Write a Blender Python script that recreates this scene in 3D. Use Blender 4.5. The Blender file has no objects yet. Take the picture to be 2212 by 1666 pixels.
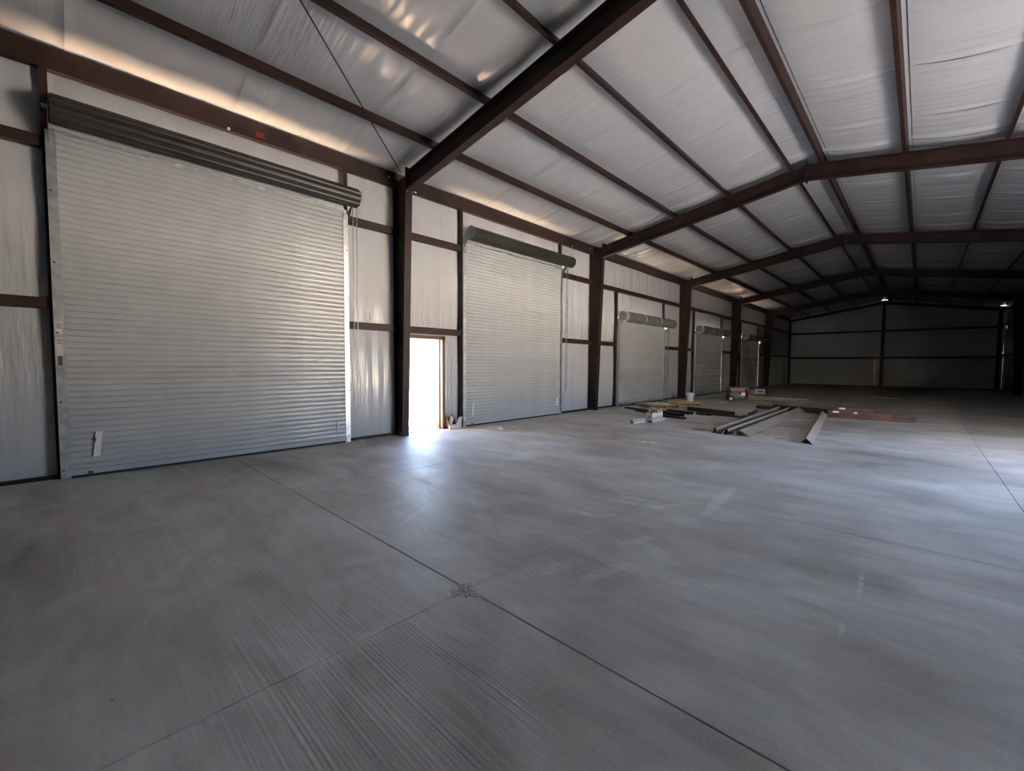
import bpy, math, random
from mathutils import Vector, Matrix, noise

random.seed(7)
scene = bpy.context.scene
COL = scene.collection

# ------------------------------------------------------------------ camera
YAW, PITCH, ROLL = math.radians(43.6826), math.radians(-2.8700), math.radians(0.3277)
F_PX, CAM_Z = 925.08, 1.55
fw = Vector((-math.sin(YAW) * math.cos(PITCH), math.cos(YAW) * math.cos(PITCH), math.sin(PITCH)))
rt = Vector((math.cos(YAW), math.sin(YAW), 0.0))
up = rt.cross(fw)
rt2 = rt * math.cos(ROLL) + up * math.sin(ROLL)
up2 = up * math.cos(ROLL) - rt * math.sin(ROLL)
cam_d = bpy.data.cameras.new('camera')
cam_d.sensor_fit = 'HORIZONTAL'
cam_d.sensor_width = 36.0
cam_d.lens = 36.0 * F_PX / 2212.0
cam_d.clip_start, cam_d.clip_end = 0.05, 500
cam = bpy.data.objects.new('camera', cam_d)
m = Matrix((rt2, up2, -fw)).transposed().to_4x4()
m.translation = Vector((0, 0, CAM_Z))
cam.matrix_world = m
COL.objects.link(cam)
scene.camera = cam

# ------------------------------------------------------------------ light
world = bpy.data.worlds.new('sky')
scene.world = world
world.use_nodes = True
bg = world.node_tree.nodes['Background']
sky = world.node_tree.nodes.new('ShaderNodeTexSky')
sky.sky_type = 'NISHITA'
sky.sun_disc = False
sky.sun_elevation = math.radians(44)
sky.sun_rotation = math.radians(188)
sky.dust_density = 4.0
sky.air_density = 0.8
sky.ozone_density = 0.4
world.node_tree.links.new(sky.outputs['Color'], bg.inputs['Color'])
bg.inputs['Strength'].default_value = 0.16

sun_d = bpy.data.lights.new('sun', 'SUN')
sun_d.energy = 16.0
sun_d.angle = math.radians(0.6)
sun_d.color = (1.0, 0.86, 0.68)
sun = bpy.data.objects.new('sun', sun_d)
SUN_DIR = Vector((0.07, 0.70, -0.70)).normalized()
sun.rotation_euler = SUN_DIR.to_track_quat('-Z', 'Y').to_euler()
sun.location = (-20, -40, 40)
COL.objects.link(sun)


def portal(name, loc, sx, sy, direction):
    d = bpy.data.lights.new(name, 'AREA')
    d.shape = 'RECTANGLE'
    d.size, d.size_y = sx, sy
    d.cycles.is_portal = True
    o = bpy.data.objects.new(name, d)
    o.location = loc
    o.rotation_euler = Vector(direction).to_track_quat('-Z', 'Z').to_euler()
    COL.objects.link(o)


portal('daylight_opening_right', (4.10, 8.72, 1.525), 3.66, 3.05, (-1, 0, 0))
portal('daylight_opening_left', (-8.46, 5.71, 1.065), 0.98, 2.13, (1, 0, 0))

vs = scene.view_settings
vs.view_transform = 'Standard'
vs.look = 'None'
vs.gamma = 1.0
vs.use_curve_mapping = False
vs.exposure = 5.25
cy = scene.cycles
cy.use_denoising = True
cy.use_adaptive_sampling = True
cy.adaptive_threshold = 0.06
cy.adaptive_min_samples = 16
cy.max_bounces = 8
cy.diffuse_bounces = 4
cy.glossy_bounces = 2
cy.sample_clamp_indirect = 12.0
cy.caustics_reflective = False
cy.caustics_refractive = False

# ------------------------------------------------------------------ dimensions
XL, XR, RIDGE = -8.28, 3.92, -2.18       # insulation faces, ridge line
Y0, Y1 = -10.0, 42.6                     # building ends
SLOPE = 0.163
ZT, DEPTH = 6.36, 0.35                   # rafter top at the ridge, rafter depth
PUR = 0.20                               # purlin depth
FRAMES = [-2.45, 5.03, 12.5, 20.0, 27.55, 35.1]
PURLIN_X = [0.355 + 1.45 * k for k in range(4)]


def rz(x):                               # rafter top at x
    return ZT - SLOPE * abs(x - RIDGE)


# ------------------------------------------------------------------ materials
def new_mat(name):
    mt = bpy.data.materials.new(name)
    mt.use_nodes = True
    nt = mt.node_tree
    return mt, nt, nt.nodes['Principled BSDF']


def node(nt, kind, **kw):
    n = nt.nodes.new(kind)
    for k, v in kw.items():
        if k.startswith('i_'):
            n.inputs[k[2:]].default_value = v
        else:
            setattr(n, k, v)
    return n


def plain(name, color, rough=0.5, metal=0.0, var=0.12, scale=6.0, bump=0.0, bscale=40.0, stretch=(1, 1, 1), spec=0.5):
    """procedural material: colour with noise mottling, optional relief"""
    mt, nt, b = new_mat(name)
    tc = node(nt, 'ShaderNodeTexCoord')
    mp = node(nt, 'ShaderNodeMapping')
    mp.inputs['Scale'].default_value = stretch
    nt.links.new(tc.outputs['Object'], mp.inputs['Vector'])
    nz = node(nt, 'ShaderNodeTexNoise', i_Scale=scale, i_Detail=2.0)
    nt.links.new(mp.outputs['Vector'], nz.inputs['Vector'])
    rp = node(nt, 'ShaderNodeValToRGB')
    lo = [max(0, c * (1 - var)) for c in color]
    hi = [min(1, c * (1 + var)) for c in color]
    rp.color_ramp.elements[0].position = 0.3
    rp.color_ramp.elements[1].position = 0.7
    rp.color_ramp.elements[0].color = (*lo, 1)
    rp.color_ramp.elements[1].color = (*hi, 1)
    nt.links.new(nz.outputs['Fac'], rp.inputs['Fac'])
    nt.links.new(rp.outputs['Color'], b.inputs['Base Color'])
    b.inputs['Roughness'].default_value = rough
    b.inputs['Metallic'].default_value = metal
    b.inputs['Specular IOR Level'].default_value = spec
    if bump:
        n2 = node(nt, 'ShaderNodeTexNoise', i_Scale=bscale, i_Detail=1.0)
        nt.links.new(mp.outputs['Vector'], n2.inputs['Vector'])
        bp = node(nt, 'ShaderNodeBump', i_Strength=bump, i_Distance=0.01)
        nt.links.new(n2.outputs['Fac'], bp.inputs['Height'])
        nt.links.new(bp.outputs['Normal'], b.inputs['Normal'])
    return mt


def vinyl(name, stretch_a, stretch_b):
    """white vinyl facing of the insulation blanket with fine creases along one axis"""
    mt, nt, b = new_mat(name)
    tc = node(nt, 'ShaderNodeTexCoord')
    geo = node(nt, 'ShaderNodeNewGeometry')
    ma = node(nt, 'ShaderNodeMapping')
    ma.inputs['Scale'].default_value = stretch_a
    nt.links.new(geo.outputs['Position'], ma.inputs['Vector'])
    mb = node(nt, 'ShaderNodeMapping')
    mb.inputs['Scale'].default_value = stretch_b
    nt.links.new(geo.outputs['Position'], mb.inputs['Vector'])
    na = node(nt, 'ShaderNodeTexNoise', i_Scale=1.0, i_Detail=1.0, i_Distortion=0.3)
    nt.links.new(ma.outputs['Vector'], na.inputs['Vector'])
    nb = node(nt, 'ShaderNodeTexNoise', i_Scale=1.0, i_Detail=0.5)
    nt.links.new(mb.outputs['Vector'], nb.inputs['Vector'])
    mask = node(nt, 'ShaderNodeTexNoise', i_Scale=0.7, i_Detail=0.5)
    nt.links.new(geo.outputs['Position'], mask.inputs['Vector'])
    mr = node(nt, 'ShaderNodeMapRange')
    mr.inputs['From Min'].default_value = 0.42
    mr.inputs['From Max'].default_value = 0.68
    nt.links.new(mask.outputs['Fac'], mr.inputs['Value'])
    mul = node(nt, 'ShaderNodeMath', operation='MULTIPLY')
    nt.links.new(na.outputs['Fac'], mul.inputs[0])
    nt.links.new(mr.outputs['Result'], mul.inputs[1])
    add = node(nt, 'ShaderNodeMath', operation='MULTIPLY_ADD')
    add.inputs[1].default_value = 1.2
    nt.links.new(nb.outputs['Fac'], add.inputs[0])
    nt.links.new(mul.outputs[0], add.inputs[2])
    bp = node(nt, 'ShaderNodeBump', i_Strength=0.75, i_Distance=0.016)
    nt.links.new(add.outputs[0], bp.inputs['Height'])
    nt.links.new(bp.outputs['Normal'], b.inputs['Normal'])
    b.inputs['Base Color'].default_value = (0.505, 0.52, 0.555, 1)
    b.inputs['Roughness'].default_value = 0.22
    return mt


def concrete():
    mt, nt, b = new_mat('trowelled_concrete')
    geo = node(nt, 'ShaderNodeNewGeometry')
    P = geo.outputs['Position']

    def nz(scale, detail, rough=0.55, dist=0.0):
        mp = node(nt, 'ShaderNodeMapping')
        mp.inputs['Scale'].default_value = scale
        nt.links.new(P, mp.inputs['Vector'])
        n = node(nt, 'ShaderNodeTexNoise', i_Scale=1.0, i_Detail=detail, i_Roughness=rough, i_Distortion=dist)
        nt.links.new(mp.outputs['Vector'], n.inputs['Vector'])
        return n.outputs['Fac']

    def math_(op, a, bb, c=None):
        n = node(nt, 'ShaderNodeMath', operation=op)
        for i, v in enumerate((a, bb, c)):
            if v is None:
                continue
            if isinstance(v, (int, float)):
                n.inputs[i].default_value = v
            else:
                nt.links.new(v, n.inputs[i])
        return n.outputs[0]

    def rng(v, a, bb, c, d):
        n = node(nt, 'ShaderNodeMapRange')
        for k, x in zip(('From Min', 'From Max', 'To Min', 'To Max'), (a, bb, c, d)):
            n.inputs[k].default_value = x
        nt.links.new(v, n.inputs['Value'])
        return n.outputs['Result']

    big = nz((0.35, 0.6, 1), 2, 0.6, 0.6)
    mid = nz((1.1, 2.0, 1), 5, 0.62, 0.8)
    streak = nz((0.9, 11, 1), 2, 0.65)
    broom = nz((0.6, 70, 1), 0.5, 0.5)
    grit = nz((60, 60, 1), 1, 0.7)
    f = math_('MULTIPLY_ADD', big, 0.9, 0.0)
    f = math_('MULTIPLY_ADD', mid, 0.75, f)
    f = math_('MULTIPLY_ADD', streak, 0.22, f)
    f = math_('MULTIPLY_ADD', grit, 0.18, f)
    f = rng(f, 0.74, 1.31, 0.0, 1.0)
    rp = node(nt, 'ShaderNodeValToRGB')
    el = rp.color_ramp.elements
    el[0].color = (0.31, 0.284, 0.252, 1)
    el[1].color = (0.76, 0.74, 0.71, 1)
    e = el.new(0.5)
    e.color = (0.53, 0.50, 0.465, 1)
    nt.links.new(f, rp.inputs['Fac'])
    col = rp.outputs['Color']

    # pale scuffs: tyre tread prints and scraped streaks, each an ellipse broken up by noise
    speck = rng(nz((14, 45, 1), 1, 0.7), 0.38, 0.56, 0.0, 1.0)
    scuffs = [  # centre x, y, half length, half width, angle (deg from +x), strength, speckled
        (-1.62, 5.15, 0.85, 0.085, 95, 0.55, 0), (-1.95, 4.55, 0.35, 0.10, 60, 0.50, 1),
        (-1.70, 4.30, 0.25, 0.06, 5, 0.45, 1), (-2.30, 4.55, 0.30, 0.05, 10, 0.45, 1),
        (-2.10, 3.80, 0.26, 0.06, 60, 0.40, 1), (-1.75, 3.45, 0.28, 0.07, 70, 0.50, 1),
        (-2.45, 3.70, 0.25, 0.06, 20, 0.40, 1), (-1.65, 2.75, 0.33, 0.08, 75, 0.50, 1),
        (-2.0, 2.45, 0.40, 0.10, 70, 0.28, 1), (-2.2, 3.1, 0.45, 0.09, 80, 0.25, 1),
        (-0.255, 3.86, 0.30, 0.022, 92, 0.75, 1), (-0.28, 3.10, 0.13, 0.018, 88, 0.55, 1),
        (0.42, 3.55, 0.28, 0.05, 120, 0.25, 1), (-3.25, 2.95, 0.65, 0.09, 150, 0.22, 0),
        (-3.75, 2.55, 0.50, 0.06, 120, 0.22, 0), (-2.9, 1.3, 0.12, 0.08, 0, 0.25, 0),
        (0.2, 6.2, 1.0, 0.25, 20, 0.18, 1), (-0.9, 7.3, 1.4, 0.3, 170, 0.15, 1),
    ]
    tot = None
    for (cx, cy_, a, w, ang, s, sp) in scuffs:
        mp = node(nt, 'ShaderNodeMapping', vector_type='TEXTURE')
        mp.inputs['Location'].default_value = (cx, cy_, 0)
        mp.inputs['Rotation'].default_value = (0, 0, math.radians(ang))
        mp.inputs['Scale'].default_value = (a, w, 1)
        nt.links.new(P, mp.inputs['Vector'])
        g = node(nt, 'ShaderNodeTexGradient', gradient_type='SPHERICAL')
        nt.links.new(mp.outputs['Vector'], g.inputs['Vector'])
        v = rng(g.outputs['Fac'], 0.0, 0.45, 0.0, s)
        if sp:
            v = math_('MULTIPLY', v, speck)
        tot = v if tot is None else math_('MAXIMUM', tot, v)
    tot = math_('MULTIPLY', tot, rng(mid, 0.25, 0.6, 0.35, 1.0))
    mx = node(nt, 'ShaderNodeMix', data_type='RGBA')
    nt.links.new(tot, mx.inputs['Factor'])
    nt.links.new(col, mx.inputs['A'])
    mx.inputs['B'].default_value = (0.84, 0.84, 0.83, 1)
    # small dark drips
    vo = node(nt, 'ShaderNodeTexVoronoi', i_Scale=2.3)
    nt.links.new(P, vo.inputs['Vector'])
    dot = rng(vo.outputs['Distance'], 0.012, 0.028, 0.55, 0.0)
    mx2 = node(nt, 'ShaderNodeMix', data_type='RGBA')
    nt.links.new(dot, mx2.inputs['Factor'])
    nt.links.new(mx.outputs['Result'], mx2.inputs['A'])
    mx2.inputs['B'].default_value = (0.06, 0.05, 0.045, 1)
    nt.links.new(mx2.outputs['Result'], b.inputs['Base Color'])
    nt.links.new(rng(mid, 0.3, 0.7, 0.46, 0.60), b.inputs['Roughness'])
    b.inputs['Specular IOR Level'].default_value = 0.5
    # relief: broom lines along x, stronger in patches
    patch = rng(nz((0.5, 0.5, 1), 0), 0.48, 0.66, 0.0, 1.0)
    h = math_('MULTIPLY', broom, patch)
    h = math_('MULTIPLY_ADD', streak, 0.35, h)
    h = math_('MULTIPLY_ADD', grit, 0.10, h)
    bp = node(nt, 'ShaderNodeBump', i_Strength=0.35, i_Distance=0.008)
    nt.links.new(h, bp.inputs['Height'])
    nt.links.new(bp.outputs['Normal'], b.inputs['Normal'])
    return mt


M = {}
M['primer'] = plain('red_oxide_primer', (0.031, 0.0150, 0.0125), 0.5, 0, 0.3, 3.0, 0.05, 60, spec=0.3)
M['primer_red'] = plain('fresh_red_primer', (0.10, 0.040, 0.033), 0.55, 0, 0.25, 3.0)
M['roof_vinyl'] = vinyl('roof_blanket_vinyl', (2.5, 26, 2.5), (0.8, 7, 0.8))
M['wall_vinyl'] = vinyl('wall_blanket_vinyl', (22, 22, 2.4), (8, 8, 0.7))
M['concrete'] = concrete()
M['joint'] = plain('joint_dirt', (0.035, 0.03, 0.026), 0.9, 0, 0.3, 20)
M['curtain'] = plain('white_painted_steel', (0.455, 0.47, 0.49), 0.27, 0, 0.04, 2.0)
M['galv'] = plain('galvanised_steel', (0.56, 0.58, 0.60), 0.38, 0.75, 0.18, 9.0, 0.03, 80)
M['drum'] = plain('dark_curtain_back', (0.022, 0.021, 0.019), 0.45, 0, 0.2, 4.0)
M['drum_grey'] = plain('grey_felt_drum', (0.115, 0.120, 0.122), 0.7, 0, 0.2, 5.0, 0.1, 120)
M['black'] = plain('black_rubber', (0.02, 0.02, 0.02), 0.7, 0, 0.2, 10)
M['plate'] = plain('grey_bracket_steel', (0.32, 0.33, 0.35), 0.45, 0.6, 0.2, 8)
M['white'] = plain('white_plastic', (0.82, 0.83, 0.84), 0.45, 0, 0.05, 8)
M['paper'] = plain('white_paper', (0.80, 0.78, 0.75), 0.8, 0, 0.06, 12)
M['ink'] = plain('dark_print', (0.10, 0.09, 0.09), 0.8, 0, 0.1, 12)
M['red_ink'] = plain('red_print', (0.55, 0.10, 0.14), 0.7, 0, 0.15, 12)
M['red_paint'] = plain('red_spray_paint', (0.24, 0.02, 0.02), 0.6, 0, 0.2, 20)
M['card'] = plain('brown_cardboard', (0.50, 0.34, 0.19), 0.8, 0, 0.12, 10)
M['wood'] = plain('sawn_pine', (0.44, 0.32, 0.21), 0.75, 0, 0.22, 5, 0.1, 30, (1, 1, 1))
M['wood_pale'] = plain('pale_pine', (0.60, 0.45, 0.28), 0.75, 0, 0.18, 5)
M['wood_gold'] = plain('golden_pallet_wood', (0.46, 0.31, 0.13), 0.75, 0, 0.22, 6)
M['trim'] = plain('stone_grey_trim', (0.36, 0.31, 0.26), 0.45, 0, 0.10, 4)
M['tape'] = plain('yellow_tape', (0.72, 0.48, 0.03), 0.45, 0, 0.15, 8)
M['dark'] = plain('dark_grey_plastic', (0.07, 0.075, 0.08), 0.5, 0, 0.15, 8)
M['rubber'] = plain('tyre_rubber', (0.025, 0.025, 0.026), 0.8, 0, 0.2, 10)
M['red'] = plain('red_enamel', (0.26, 0.04, 0.035), 0.4, 0, 0.12, 8)
M['clear'] = plain('crumpled_film', (0.72, 0.74, 0.76), 0.25, 0, 0.1, 14, 0.4, 30)
M['blue'] = plain('pale_blue_plastic', (0.42, 0.52, 0.66), 0.4, 0, 0.1, 8)
M['pink'] = plain('pale_pink_carton', (0.72, 0.60, 0.62), 0.7, 0, 0.1, 8)
M['siding'] = plain('steel_siding', (0.45, 0.45, 0.44), 0.5, 0, 0.1, 2)
M['sand'] = plain('tan_ground', (0.52, 0.48, 0.43), 0.95, 0, 0.15, 0.8, 0.2, 6)
M['shade_strip'] = plain('shaded_ground', (0.15, 0.15, 0.16), 0.9, 0, 0.2, 3, 0.2, 20)  # dark colour standing in for shade on the ground
M['dirt'] = plain('brown_dirt', (0.37, 0.285, 0.205), 0.95, 0, 0.2, 0.8, 0.2, 6)
M['zinc'] = plain('bright_zinc', (0.74, 0.77, 0.80), 0.35, 0.3, 0.06, 6)
M['frame'] = plain('brown_door_frame', (0.13, 0.07, 0.052), 0.45, 0, 0.1, 5)
M['spall'] = plain('broken_concrete', (0.42, 0.41, 0.40), 0.9, 0, 0.45, 50, 0.25, 90)


# ------------------------------------------------------------------ mesh builder
class MB:
    def __init__(s):
        s.v, s.f = [], []

    def add(s, vs, fs):
        n = len(s.v)
        s.v += [tuple(p) for p in vs]
        s.f += [tuple(i + n for i in f) for f in fs]
        return s

    def box(s, x0, x1, y0, y1, z0, z1):
        return s.add([(x, y, z) for z in (z0, z1) for y in (y0, y1) for x in (x0, x1)],
                     [(0, 2, 3, 1), (4, 5, 7, 6), (0, 1, 5, 4), (2, 6, 7, 3), (0, 4, 6, 2), (1, 3, 7, 5)])

    def prism(s, pts, vec, cap=True):
        """closed 3-D polygon pts swept along vec"""
        n = len(pts)
        v = [Vector(p) for p in pts]
        vec = Vector(vec)
        fs = [(i, (i + 1) % n, n + (i + 1) % n, n + i) for i in range(n)]
        if cap:
            fs += [tuple(range(n - 1, -1, -1)), tuple(range(n, 2 * n))]
        return s.add(v + [p + vec for p in v], fs)

    def bar(s, a, b, w, h, upv=(0, 0, 1)):
        """rectangular bar from a to b, w across, h along up"""
        a, b = Vector(a), Vector(b)
        d = (b - a).normalized()
        side = d.cross(Vector(upv)).normalized()
        u = side.cross(d).normalized()
        pts = [a + side * (sx * w / 2) + u * (sz * h / 2) for sx, sz in ((-1, -1), (1, -1), (1, 1), (-1, 1))]
        return s.prism(pts, b - a)

    def tube(s, pts, r, n=8, closed=False, cap=True):
        pts = [Vector(p) for p in pts]
        k = len(pts)
        rings = []
        prev = None
        for i, p in enumerate(pts):
            if closed:
                t = (pts[(i + 1) % k] - pts[i - 1]).normalized()
            else:
                t = (pts[min(i + 1, k - 1)] - pts[max(i - 1, 0)]).normalized()
            if prev is None:
                ref = Vector((0, 0, 1)) if abs(t.z) < 0.9 else Vector((1, 0, 0))
                sd = t.cross(ref).normalized()
            else:
                sd = (prev - t * prev.dot(t)).normalized()
            prev = sd
            u = sd.cross(t)
            rr = r[i] if isinstance(r, (list, tuple)) else r
            rings.append([p + (sd * math.cos(2 * math.pi * j / n) + u * math.sin(2 * math.pi * j / n)) * rr for j in range(n)])
        vs = [q for rg in rings for q in rg]
        fs = []
        for i in range(k if closed else k - 1):
            a, b = i * n, ((i + 1) % k) * n
            for j in range(n):
                fs.append((a + j, a + (j + 1) % n, b + (j + 1) % n, b + j))
        if cap and not closed:
            fs += [tuple(range(n - 1, -1, -1)), tuple(range((k - 1) * n, k * n))]
        return s.add(vs, fs)

    def torus(s, c, axis, R, r, n=20, m_=6):
        c, ax = Vector(c), Vector(axis).normalized()
        ref = Vector((0, 0, 1)) if abs(ax.z) < 0.9 else Vector((1, 0, 0))
        a = ax.cross(ref).normalized()
        b = ax.cross(a)
        return s.tube([c + (a * math.cos(2 * math.pi * i / n) + b * math.sin(2 * math.pi * i / n)) * R for i in range(n)], r, m_, True)

    def grid(s, fn, nu, nv):
        vs = [fn(i / nu, j / nv) for j in range(nv + 1) for i in range(nu + 1)]
        w = nu + 1
        return s.add(vs, [(j * w + i, j * w + i + 1, (j + 1) * w + i + 1, (j + 1) * w + i) for j in range(nv) for i in range(nu)])

    def mesh(s, name, smooth=None):
        me = bpy.data.meshes.new(name)
        me.from_pydata(s.v, [], s.f)
        me.validate()
        if smooth is not None:
            me.polygons.foreach_set('use_smooth', [True] * len(me.polygons))
            me.set_sharp_from_angle(angle=math.radians(smooth))
        me.update()
        return me

    def obj(s, name, mat, parent=None, smooth=None, loc=None):
        me = s.mesh(name, smooth)
        me.materials.append(M[mat])
        return link(name, me, parent, loc)


def link(name, data, parent=None, loc=None, rot=None):
    o = bpy.data.objects.new(name, data)
    COL.objects.link(o)
    if loc is not None:
        o.location = loc
    if rot is not None:
        o.rotation_euler = rot
    if parent is not None:
        o.parent = parent
        if loc is None:                       # mesh built in world space: keep it there
            o.matrix_parent_inverse = Matrix.Translation(parent.location).inverted() if parent.rotation_euler.z == 0 else \
                (Matrix.Translation(parent.location) @ Matrix.Rotation(parent.rotation_euler.z, 4, 'Z')).inverted()
    return o


def tag(o, label, cat=None, group=None, kind=None):
    o['label'] = label
    if cat:
        o['category'] = cat
    if group:
        o['group'] = group
    if kind:
        o['kind'] = kind
    return o


def empty(name, loc, rotz=0.0):
    o = bpy.data.objects.new(name, None)
    o.empty_display_size = 0.2
    o.location = loc
    o.rotation_euler = (0, 0, rotz)
    COL.objects.link(o)
    return o


# ------------------------------------------------------------------ floor
fl = MB().box(XL - 0.16, XR + 0.16, Y0 - 0.1, Y1 + 0.1, -0.12, -0.022).obj('floor', 'joint')
tag(fl, 'grey trowelled concrete slab with dark saw-cut joints', 'floor', kind='structure')
XB = [XL - 0.16, -5.33, -2.20, 0.85, XR + 0.16]
YB = [Y0 - 0.1, 1.87, 4.97, Y1 + 0.1]
for i in range(4):
    for j in range(3):
        gx0 = 0 if i == 0 else 0.0035
        gx1 = 0 if i == 3 else 0.0035
        gy0 = 0 if j == 0 else (0.0060 if j == 1 else 0.0040)
        gy1 = 0 if j == 2 else (0.0060 if j == 0 else 0.0040)
        MB().box(XB[i] + gx0, XB[i + 1] - gx1, YB[j] + gy0, YB[j + 1] - gy1, -0.022, 0).obj('slab', 'concrete', fl)
# rough grout lump where two joints cross
def spall(u, v):
    a, r = 2 * math.pi * u, v
    rr = 0.085 * r * (1 + 0.25 * math.sin(3 * a + 1) + 0.15 * math.sin(7 * a))
    x, y = -2.19 + rr * math.cos(a) * 1.15, 1.845 + rr * math.sin(a)
    h = 0.006 * (1 - r ** 3) * (0.6 + 0.9 * noise.noise((x * 60, y * 60, 3)))
    return (x, y, max(-0.001, h))
MB().grid(lambda u, v: spall(1 - u, v), 40, 12).obj('grout_lump', 'spall', fl)

# ------------------------------------------------------------------ outside ground
gl = MB().box(-90, XL - 0.16, -80, 120, -0.3, -0.02).obj('ground', 'dirt')
tag(gl, 'bright sunlit sandy ground outside the open doorway', 'ground', kind='structure')
gr = MB().box(XR + 0.16, XR + 9.0, -80, 120, -0.3, -0.02).obj('ground', 'shade_strip')  # added dark strip in place of the building's shade, dims bounce onto the ceiling
tag(gr, 'unseen dark strip standing in for building shade outside the opposite wall', 'ground', kind='structure')
gs = MB().box(XR + 9.0, 90, -80, 120, -0.3, -0.02).obj('ground', 'sand')
tag(gs, 'sunlit sandy ground beyond the dark shade strip', 'ground', kind='structure')

# ------------------------------------------------------------------ walls
DOORS = [  # outer guide edges y0, y1, clear height, drum centre z, drum radius
    (-0.07, 3.87, 4.27, 4.69, 0.165), (6.74, 10.70, 4.27, 4.69, 0.160),
    (14.10, 18.08, 3.05, 3.32, 0.185), (21.52, 25.50, 3.05, 3.32, 0.185), (29.07, 32.95, 3.05, 3.32, 0.185)]
MAN = (5.22, 6.20, 2.13)
OPEN_L = [(a + 0.10, b - 0.10, h + (0.11 if h > 4 else 0.04)) for a, b, h, _, _ in DOORS] + [MAN]
OPEN_L.sort()
OPEN_R = [(6.89, 10.55, 3.05)]
ZE = rz(XL) + PUR                         # insulation height at the eave


def wall_rects(openings, ya, yb, ztop):
    out, y = [], ya
    for a, b, h in openings:
        out.append((y, a, 0.0, ztop))
        out.append((a, b, h, ztop))
        y = b
    out.append((y, yb, 0.0, ztop))
    return out


def side_wall(name, xo, xin, openings, label):
    mb = MB()
    for a, b, z0, z1 in wall_rects(openings, Y0, Y1, ZE + 0.12):
        mb.box(min(xo, xo + 0.012), max(xo, xo + 0.012), a, b, z0 - (0.3 if z0 == 0 else 0), z1)
    w = mb.obj(name, 'siding')
    tag(w, label, 'wall', kind='structure')
    return w


wl_ = side_wall('wall_left', XL - 0.14, XL, OPEN_L, 'long wall of white vinyl-faced insulation with brown girts and roll-up doors')
wr_ = side_wall('wall_right', XR + 0.13, XR, OPEN_R, 'shaded long wall of white insulation opposite the roll-up doors')


def panel(parent, x, sgn, a, b, z0, z1, seed):
    """one insulation blanket, bulging between girts, with soft vertical folds; x face, sgn into the room"""
    nu, nv = max(6, int((b - a) / 0.07)), max(4, int((z1 - z0) / 0.16))
    knots = [0.0, 2.30, 4.33, 5.4]

    def fn(u, v):
        y, z = a + (b - a) * u, z0 + (z1 - z0) * v
        k = 0
        while k < 2 and z > knots[k + 1]:
            k += 1
        t = (z - knots[k]) / (knots[k + 1] - knots[k])
        t = min(1, max(0, t))
        edge = min(1, (y - a) / 0.12, (b - y) / 0.12)
        bul = 0.03 * math.sin(math.pi * t) * max(0, edge)
        fold = 0.016 * noise.noise((y * 5.5, z * 0.5, seed)) + 0.006 * noise.noise((y * 16, z * 0.9, seed + 9))
        fold *= 0.45 + 0.55 * (1 - math.sin(math.pi * t)) if t < 1 else 1
        d = bul + fold * max(0.0, edge)
        return (x + sgn * d, y, z)
    mb = MB()
    fnn = fn if sgn > 0 else (lambda u, v: fn(1 - u, v))
    mb.grid(fnn, nu, nv)
    mb.obj('insulation_panel', 'wall_vinyl', parent, 180)


def split(a, b, maxw=1.85):
    n = max(1, math.ceil((b - a) / maxw))
    return [(a + (b - a) * i / n, a + (b - a) * (i + 1) / n) for i in range(n)]


sd = 0
cuts = [f for f in FRAMES]
for side, (parent, x, sgn, ops) in enumerate(((wl_, XL, 1, OPEN_L), (wr_, XR, -1, OPEN_R))):
    for a, b, z0, z1 in wall_rects(ops, Y0, Y1, ZE + 0.02):
        pts = [a] + [c for c in cuts if a < c < b] + [b]
        for p, q in zip(pts, pts[1:]):
            for r, s_ in split(p, q):
                sd += 3
                panel(parent, x, sgn, r, s_, z0, z1, sd)


def gable(name, y, sgn, label, leaks=()):
    """end wall: siding plus insulation following the roof slope; leaks are x ranges left open under the roof"""
    yo = y - sgn * 0.13
    xs = sorted({XL - 0.14, RIDGE, XR + 0.14, *[v for r in leaks for v in r]})
    def top(x0, x1, x, up):
        open_ = any(r[0] - 1e-6 <= x0 and x1 <= r[1] + 1e-6 for r in leaks)
        return rz(x) + (PUR - 0.07 if open_ else up)
    mb = MB()
    for a, b in zip(xs, xs[1:]):
        mb.prism([(a, yo, -0.3), (b, yo, -0.3), (b, yo, top(a, b, b, PUR + 0.1)), (a, yo, top(a, b, a, PUR + 0.1))], (0, 0.012, 0))
    w = mb.obj(name, 'siding')
    tag(w, label, 'wall', kind='structure')
    pts = sorted({XL, *[XL + (XR - XL) * i / 8 for i in range(1, 8)], XR, *[v for r in leaks for v in r if v < XR]})
    for k, (a, b) in enumerate(zip(pts, pts[1:])):
        def fn(u, v, a=a, b=b, k=k):
            xx = a + (b - a) * u
            z = top(a, b, xx, PUR - 0.01) * v
            d = 0.025 * math.sin(math.pi * u) + 0.012 * noise.noise((xx * 4, z * 0.5, k * 7 + 50))
            return (xx, y + sgn * d, z)
        g = MB()
        g.grid(fn if sgn < 0 else (lambda u, v, fn=fn: fn(1 - u, v)), 12, 16)
        g.obj('insulation_panel', 'wall_vinyl', w, 180)
    return w


wb_ = gable('wall_back', Y0, 1, 'insulated end wall behind the photographed bays')
wf_ = gable('wall_far', Y1, -1, 'dark far gable wall of insulation with a centre post and two girts',
            ((RIDGE - 0.16, RIDGE + 0.16), (3.62, 3.84)))

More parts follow.
